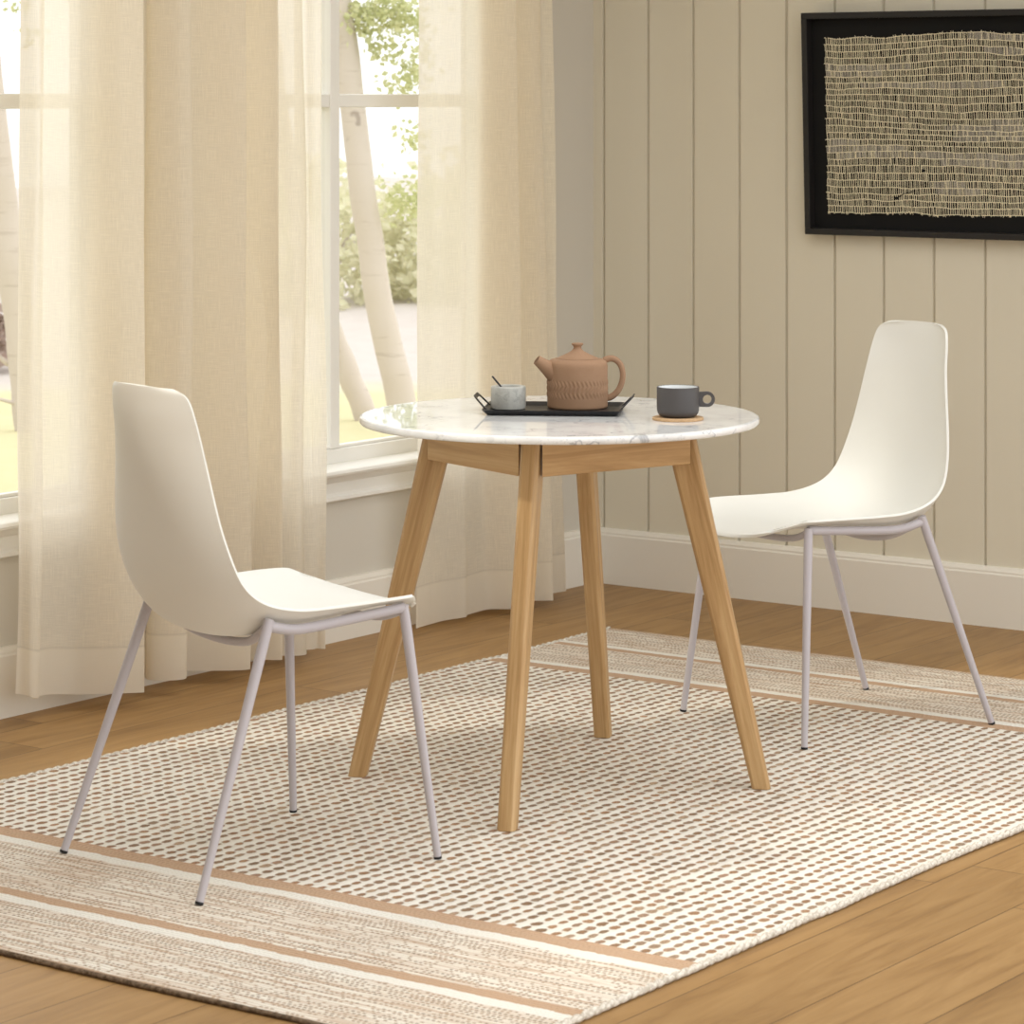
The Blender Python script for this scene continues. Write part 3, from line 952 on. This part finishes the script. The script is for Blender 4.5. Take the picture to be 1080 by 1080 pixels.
def mug():
    p = (1.660, -2.143)
    c = empty('coaster', (p[0], p[1], TH))
    tag(c, 'round tan cork coaster under the dark mug', 'coaster')
    bm = bmesh.new(); lathe(bm, [(.0495, 0), (.0508, .0012), (.0508, .0046), (.0495, .0058), (.002, .0058)], 64)
    mobj('cork_disc', bm, M['cork'], c, smooth=True, auto=40)
    rt = empty('coffee_mug', (p[0], p[1], TH + .0058), ROT)
    tag(rt, 'low charcoal mug with a round ring handle, on the cork coaster', 'mug')
    r, h = .0422, .0600
    bm = bmesh.new()
    lathe(bm, [(.028, 0), (.032, .0006), (.0365, .0030), (.0400, .0075), (.0417, .0135), (r, .021), (r, h - .001), (r - .0006, h), (r - .0022, h), (r - .0030, h - .0006)], 72, close_top=False)
    mobj('mug_body', bm, M['mug_dark'], rt, smooth=True, auto=60)
    bm = bmesh.new()
    lathe(bm, [(r - .0030, h - .0006), (r - .0036, h - .004), (r - .0040, .022), (r - .0060, .012), (r - .012, .0060), (.002, .0050)], 72, close_bottom=False)
    bmesh.ops.reverse_faces(bm, faces=bm.faces)
    mobj('glazed_inside', bm, M['mug_in'], rt, smooth=True)
    # flat ring handle with a bridge to the wall of the mug
    bm = bmesh.new()
    cx, cz, ro, ri = .0580, .0350, .0152, .0088
    th = .0042
    N = 48
    # outer outline: circle blended into two straight tangents towards the mug
    outer, inner = [], []
    for k in range(N):
        a = 2 * math.pi * k / N
        x, z = ro * math.cos(a), ro * math.sin(a)
        if x < 0:
            z = ro * (1 if z > 0 else -1) if abs(z) > 1e-6 else 0
            z = math.copysign(min(ro, ro * abs(math.sin(a)) ** .25 if abs(math.sin(a)) > 0 else 0), z)
            x = -.0172 if x < -.006 else x * 1.0
        outer.append((cx + x, cz + z)); inner.append((cx + ri * math.cos(a), cz + ri * math.sin(a)))
    vo = [[bm.verts.new((x, y, z)) for x, z in outer] for y in (-th, th)]
    vi = [[bm.verts.new((x, y, z)) for x, z in inner] for y in (-th, th)]
    for k in range(N):
        j = (k + 1) % N
        bm.faces.new((vo[0][k], vo[0][j], vi[0][j], vi[0][k]))
        bm.faces.new((vo[1][j], vo[1][k], vi[1][k], vi[1][j]))
        bm.faces.new((vo[0][j], vo[0][k], vo[1][k], vo[1][j]))
        bm.faces.new((vi[0][k], vi[0][j], vi[1][j], vi[1][k]))
    bmesh.ops.recalc_face_normals(bm, faces=bm.faces)
    mobj('handle', bm, M['mug_dark'], rt, bevel=.0012)
mug()

# ------------------------------------------------------------------ framed art
def art():
    W, Hh, D = 1.16, .603, .036
    rt = empty('framed_art', (.722, -.002, 1.019))
    rt.rotation_euler = (R(2.1), 0, 0)           # top leans off the wall
    tag(rt, 'woven cream fibre piece in a black shadow box frame on the grooved wall', 'artwork')
    F = .017
    bm = bmesh.new()
    for (x0, x1, z0, z1) in ((0, W, 0, F), (0, W, Hh - F, Hh), (0, F, F, Hh - F), (W - F, W, F, Hh - F)):
        box(bm, x0, x1, -D, 0, z0, z1)
    mobj('frame', bm, M['frame_black'], rt, bevel=.0015)
    bm = bmesh.new(); box(bm, F, W - F, -.008, -.002, F, Hh - F)
    mobj('backing_board', bm, M['board_black'], rt)
    # the textile: wavy cords joined by short upright stitches, one woven piece
    x0, x1, z0, z1 = .066, W - .066, .064, .537
    rnd = random.Random(5)
    rows = 27
    def zrow(i, x):
        b = z0 + (z1 - z0) * i / rows
        return b + .0130 * mnoise.noise(Vector((x * 3.2, i * .17, 1.0))) + .0045 * mnoise.noise(Vector((x * 14, i * 1.0, 5.0))) + .006 * math.sin(x * 7 + i * .08) * (i / rows) * (1 - i / rows) * 2
    def yoff(x, z): return -.0215 + .0018 * mnoise.noise(Vector((x * 12, z * 12, 3.0)))
    bmc = bmesh.new(); bmg = bmesh.new()
    def strand(bm, p, q, w):
        d = (q - p).normalized(); s = Vector((d.z, 0, -d.x)) * w; y = Vector((0, -.0007, 0))
        v = [bm.verts.new(k) for k in (p - s, p + s, q + s, q - s, p - s * .75 + y, p + s * .75 + y, q + s * .75 + y, q - s * .75 + y)]
        for f in ((4, 5, 6, 7), (0, 1, 5, 4), (1, 2, 6, 5), (2, 3, 7, 6), (3, 0, 4, 7)):
            bm.faces.new([v[i] for i in f])
    N = 190
    for i in range(rows + 1):
        prev = None
        endj = rnd.uniform(-.006, .006)
        for k in range(N + 1):
            x = x0 + endj * .6 + (x1 - x0 - endj) * k / N
            z = zrow(i, x) + rnd.uniform(-.0006, .0006)
            p = Vector((x, yoff(x, z) - .0014, z))
            if prev is not None and rnd.random() < .97:
                strand(bmc, prev, p, .00085 + .0003 * rnd.random())
            prev = p
    for i in range(rows):
        x = x0 + rnd.uniform(0, .004)
        while x < x1:
            dens = mnoise.noise(Vector((x * 2.6, i * .45, 8.0)))
            grey = dens > .20
            za, zb = zrow(i, x), zrow(i + 1, x)
            lean = rnd.uniform(-.0012, .0012) - .0006
            p = Vector((x, yoff(x, za), za - .0008)); q = Vector((x + lean, yoff(x, zb), zb + .0008))
            if grey and rnd.random() < .72:
                strand(bmg, p, q, rnd.uniform(.0008, .0014))
            else:
                strand(bmc, p, q, rnd.uniform(.0006, .0012))
            x += rnd.uniform(.0026, .0046) if grey else rnd.uniform(.0046, .0072)
    # loose fuzz along the lower and upper edges
    for k in range(260):
        x = rnd.uniform(x0, x1); lo = rnd.random() < .6
        zb = zrow(0 if lo else rows, x)
        strand(bmc, Vector((x, -.0215, zb)), Vector((x + rnd.uniform(-.004, .004), -.021, zb + (-1 if lo else 1) * rnd.uniform(.001, .006))), .0006)
    # two dark knots with a stray thread
    mobj('woven_textile', bmc, M['thread'], rt)
    mobj('grey_weft', bmg, M['thread_grey'], rt)
    for (x, z) in ((.360, .178), (.278, .103)):
        bm = bmesh.new()
        g = bmesh.ops.create_icosphere(bm, subdivisions=2, radius=.0042)
        bmesh.ops.translate(bm, vec=(x, -.0245, z), verts=g['verts'])
        mobj('knot', bm, M['board_black'], rt, smooth=True)
    bm = bmesh.new()
    tube(bm, [(.278, -.0248, .103), (.300, -.0252, .115), (.330, -.0248, .122)], .0011, 6)
    mobj('loose_thread', bm, M['board_black'], rt, smooth=True)
art()

# ------------------------------------------------------------------ outdoors
bm = bmesh.new()
nx, ny = 40, 60
gv = [[bm.verts.new((-30 + 29.8 * i / nx, -8 + 44 * j / ny, -.05 + .10 * mnoise.noise(Vector((i * .35, j * .35, 2))) - (.03 if i > nx - 2 else 0))) for j in range(ny + 1)] for i in range(nx + 1)]
for i in range(nx):
    for j in range(ny): bm.faces.new((gv[i][j], gv[i + 1][j], gv[i + 1][j + 1], gv[i][j + 1]))
tag(mobj('ground', bm, M['ground'], smooth=True), 'sunlit meadow ground outside the windows', kind='structure')

def leaf(bm, p, s, rnd):
    a = Vector((rnd.uniform(-1, 1), rnd.uniform(-1, 1), rnd.uniform(-1, .4))).normalized()
    b = a.cross(Vector((rnd.uniform(-1, 1), rnd.uniform(-1, 1), rnd.uniform(-1, 1)))).normalized()
    c = a.cross(b) * .12 * s
    v = [bm.verts.new(q) for q in (p, p + a * s * .5 + b * s * .36 + c, p + a * s, p + a * s * .5 - b * s * .36 + c)]
    bm.faces.new((v[0], v[1], v[2])); bm.faces.new((v[0], v[2], v[3]))

def birch(loc, trunk, rads, branches, clumps, label, seed):
    """trunk and branches are paths relative to the foot; clumps: (centre, radius, leaves)"""
    rnd = random.Random(seed)
    rt = empty('birch_tree', loc)
    tag(rt, label, 'tree', 'pale birches outside the windows')
    bm = bmesh.new()
    pts = crom(trunk, 8); n = len(pts)
    rr = [rads[0] + (rads[1] - rads[0]) * i / (n - 1) for i in range(n)]
    pts = [p + Vector((mnoise.noise(Vector((i * .3, seed, 0))), mnoise.noise(Vector((i * .3, 0, seed))), 0)) * .012 for i, p in enumerate(pts)]
    tube(bm, pts, rr, 14)
    mobj('trunk', bm, M['bark'], rt, smooth=True)
    for b in branches:
        bm = bmesh.new(); pb = crom(b, 5)
        tube(bm, pb, [.013 * (1 - .8 * i / (len(pb) - 1)) for i in range(len(pb))], 7)
        mobj('branch', bm, M['bark'], rt, smooth=True)
    if clumps:
        bm = bmesh.new()
        for c, r, k in clumps:
            c = Vector(c)
            for _ in range(k):
                q = Vector((rnd.gauss(0, .5), rnd.gauss(0, .5), rnd.gauss(0, .42))) * r
                leaf(bm, c + q, rnd.uniform(.022, .042), rnd)
        mobj('foliage', bm, M['leaf'], rt)
    return rt

# two leaning trunks seen through the middle window, one through the left window
P1 = Vector((-3.02, 3.07, -.06))
def rel(P, pts): return [Vector(p) - P for p in pts]
birch(P1, rel(P1, [(-3.02, 3.07, -.08), (-3.08, 3.03, .19), (-3.15, 2.98, .59), (-3.215, 2.93, 1.20), (-3.27, 2.89, 1.81), (-3.33, 2.85, 2.6), (-3.42, 2.80, 3.6)]), (.066, .044),
      [rel(P1, [(-3.27, 2.89, 1.9), (-3.1, 3.1, 2.1), (-2.9, 3.3, 2.05), (-2.7, 3.5, 1.85)]), rel(P1, [(-3.33, 2.85, 2.5), (-3.0, 3.2, 2.5), (-2.75, 3.45, 2.2)]),
       ],
      [((-.19, -.14, 1.80), .11, 260), ((-.06, -.05, 1.81), .15, 520), ((0, 0, 1.62), .10, 110), ((-.02, -.02, 1.50), .10, 110), ((0, 0, 1.28), .08, 60), ((-.01, 0, 1.02), .13, 260), ((-.11, -.09, 1.66), .06, 50), ((-.2, -.1, 2.3), .4, 500)],
      'pale leaning birch outside the middle window, the thicker right trunk with green leaves', 1)
P2 = Vector((-3.75, 3.12, -.06))
birch(P2, rel(P2, [(-3.46, 3.33, -.08), (-3.52, 3.29, .12), (-3.62, 3.22, .42), (-3.72, 3.16, .85), (-3.80, 3.10, 1.4), (-3.86, 3.06, 2.2), (-3.92, 3.0, 3.2)]), (.054, .034), [],
      [((-.1, -.1, 2.9), .5, 500)], 'thinner pale birch trunk outside the middle window, left of and behind the thicker one', 2)
P3 = Vector((-4.36, 2.10, -.06))
birch(P3, rel(P3, [(-4.34, 2.12, -.10), (-4.36, 2.10, .2), (-4.42, 2.06, .75), (-4.47, 2.02, 1.28), (-4.52, 1.98, 1.9), (-4.6, 1.9, 3.0)]), (.072, .05),
      [rel(P3, [(-4.42, 2.06, .25), (-4.48, 2.0, .33), (-4.52, 1.94, .48), (-4.55, 1.9, .52)]), rel(P3, [(-4.30, 2.13, .05), (-4.40, 2.02, .10), (-4.50, 1.92, .13)]),
       rel(P3, [(-4.5, 2.0, 1.9), (-4.3, 2.15, 1.85), (-4.15, 2.3, 1.75)])],
      [((.0, 0, 1.85), .05, 18), ((.03, .02, 1.72), .06, 40), ((-.06, -.04, 1.83), .04, 10), ((.1, .1, 2.5), .4, 400)],
      'pale birch trunk outside the left window with bare low twigs', 3)

def shrub(loc, r, h, k, mat, label, seed):
    rnd = random.Random(seed)
    rt = empty('shrub', loc)
    tag(rt, label, 'shrub')
    bm = bmesh.new()
    for q in range(7):
        a = rnd.uniform(0, 6.28); tube(bm, [(0, 0, -.05), (math.cos(a) * r * .3, math.sin(a) * r * .3, h * .4), (math.cos(a) * r * .6, math.sin(a) * r * .6, h * .75)], [.02, .012, .006], 6)
    mobj('stem', bm, M['bark'], rt)
    bm = bmesh.new()
    for _ in range(k):
        a = rnd.uniform(0, 6.283); u = rnd.uniform(-.05, 1); rr = r * math.sqrt(max(0, 1 - u * u)) * rnd.uniform(.55, 1.05)
        p = Vector((math.cos(a) * rr, math.sin(a) * rr, h * u * rnd.uniform(.7, 1.05) + .05))
        p += Vector((mnoise.noise(p * 2), mnoise.noise(p * 2 + Vector((5, 0, 0))), mnoise.noise(p * 2 + Vector((0, 7, 0))))) * .15
        leaf(bm, p, rnd.uniform(.06, .12), rnd)
    mobj('foliage', bm, M[mat], rt)
shrub((-8.6, 9.1, -.05), 1.0, .95, 2600, 'bush', 'pale green shrub far outside the middle window, behind the birch trunks', 21)
shrub((-7.5, 10.1, -.05), 1.1, 1.10, 2600, 'bush', 'pale green shrub far outside the middle window, right of the birch trunks', 22)
shrub((-6.4, 10.9, -.05), 1.0, .95, 2000, 'bush', 'pale yellow green shrub partly behind the curtain by the corner', 23)
shrub((-6.9, 3.95, -.05), .42, .40, 800, 'pink_bush', 'low dusty pink shrub outside the left window', 24)

# ------------------------------------------------------------------ light
w = bpy.data.worlds.new('daylight'); scn.world = w; w.use_nodes = True
nt = w.node_tree
bg = nt.nodes['Background']
# overcast sky, brighter towards the window side of the house and overhead
tc = nt.nodes.new('ShaderNodeTexCoord')
dt = nt.nodes.new('ShaderNodeVectorMath'); dt.operation = 'DOT_PRODUCT'
nt.links.new(tc.outputs['Generated'], dt.inputs[0])
dt.inputs[1].default_value = Vector((.10, .25, .95)).normalized()
mr = nt.nodes.new('ShaderNodeMapRange'); nt.links.new(dt.outputs['Value'], mr.inputs[0])
mr.inputs[1].default_value = -.3; mr.inputs[2].default_value = .95
cr = nt.nodes.new('ShaderNodeValToRGB'); nt.links.new(mr.outputs[0], cr.inputs[0])
els = cr.color_ramp.elements
els.new(.36)
for e_, (p_, v_) in zip(els, ((0, .52), (.36, .92), (1, 1.55))):
    e_.position = p_; e_.color = (v_ * .985, v_ * .995, v_, 1)
nt.links.new(cr.outputs[0], bg.inputs[0]); bg.inputs[1].default_value = 1.45

# low morning sun reaching the rug through the added strip window
L = Vector((-.670, -.729, 0)) * math.cos(R(35)) + Vector((0, 0, math.sin(R(35))))
sd = bpy.data.lights.new('sun', 'SPOT'); sd.energy = 3000; sd.color = (1, .95, .87); sd.spot_size = R(15); sd.spot_blend = .5; sd.shadow_soft_size = .34
so = bpy.data.objects.new('sun', sd); link(so)
tgt = Vector((2.1, -2.0, .1))
so.location = tgt + L * 12
so.rotation_euler = (-L).to_track_quat('-Z', 'Y').to_euler()

# ------------------------------------------------------------------ camera
cam = bpy.data.cameras.new('camera'); co = bpy.data.objects.new('camera', cam); link(co)
co.location = (4.92, -7.235, 1.39)
co.rotation_euler = (R(90), 0, R(35.75))
cam.sensor_width = 36; cam.lens = 3209 / 1080 * 36
cam.shift_y = -(540 - 103) / 1080
cam.dof.use_dof = True; cam.dof.focus_distance = 6.6; cam.dof.aperture_fstop = 13
cam.clip_start = .1; cam.clip_end = 200
scn.camera = co

scn.view_settings.view_transform = 'Standard'
scn.view_settings.look = 'None'
scn.view_settings.exposure = 0.20
scn.view_settings.gamma = 1.0
scn.view_settings.use_curve_mapping = False
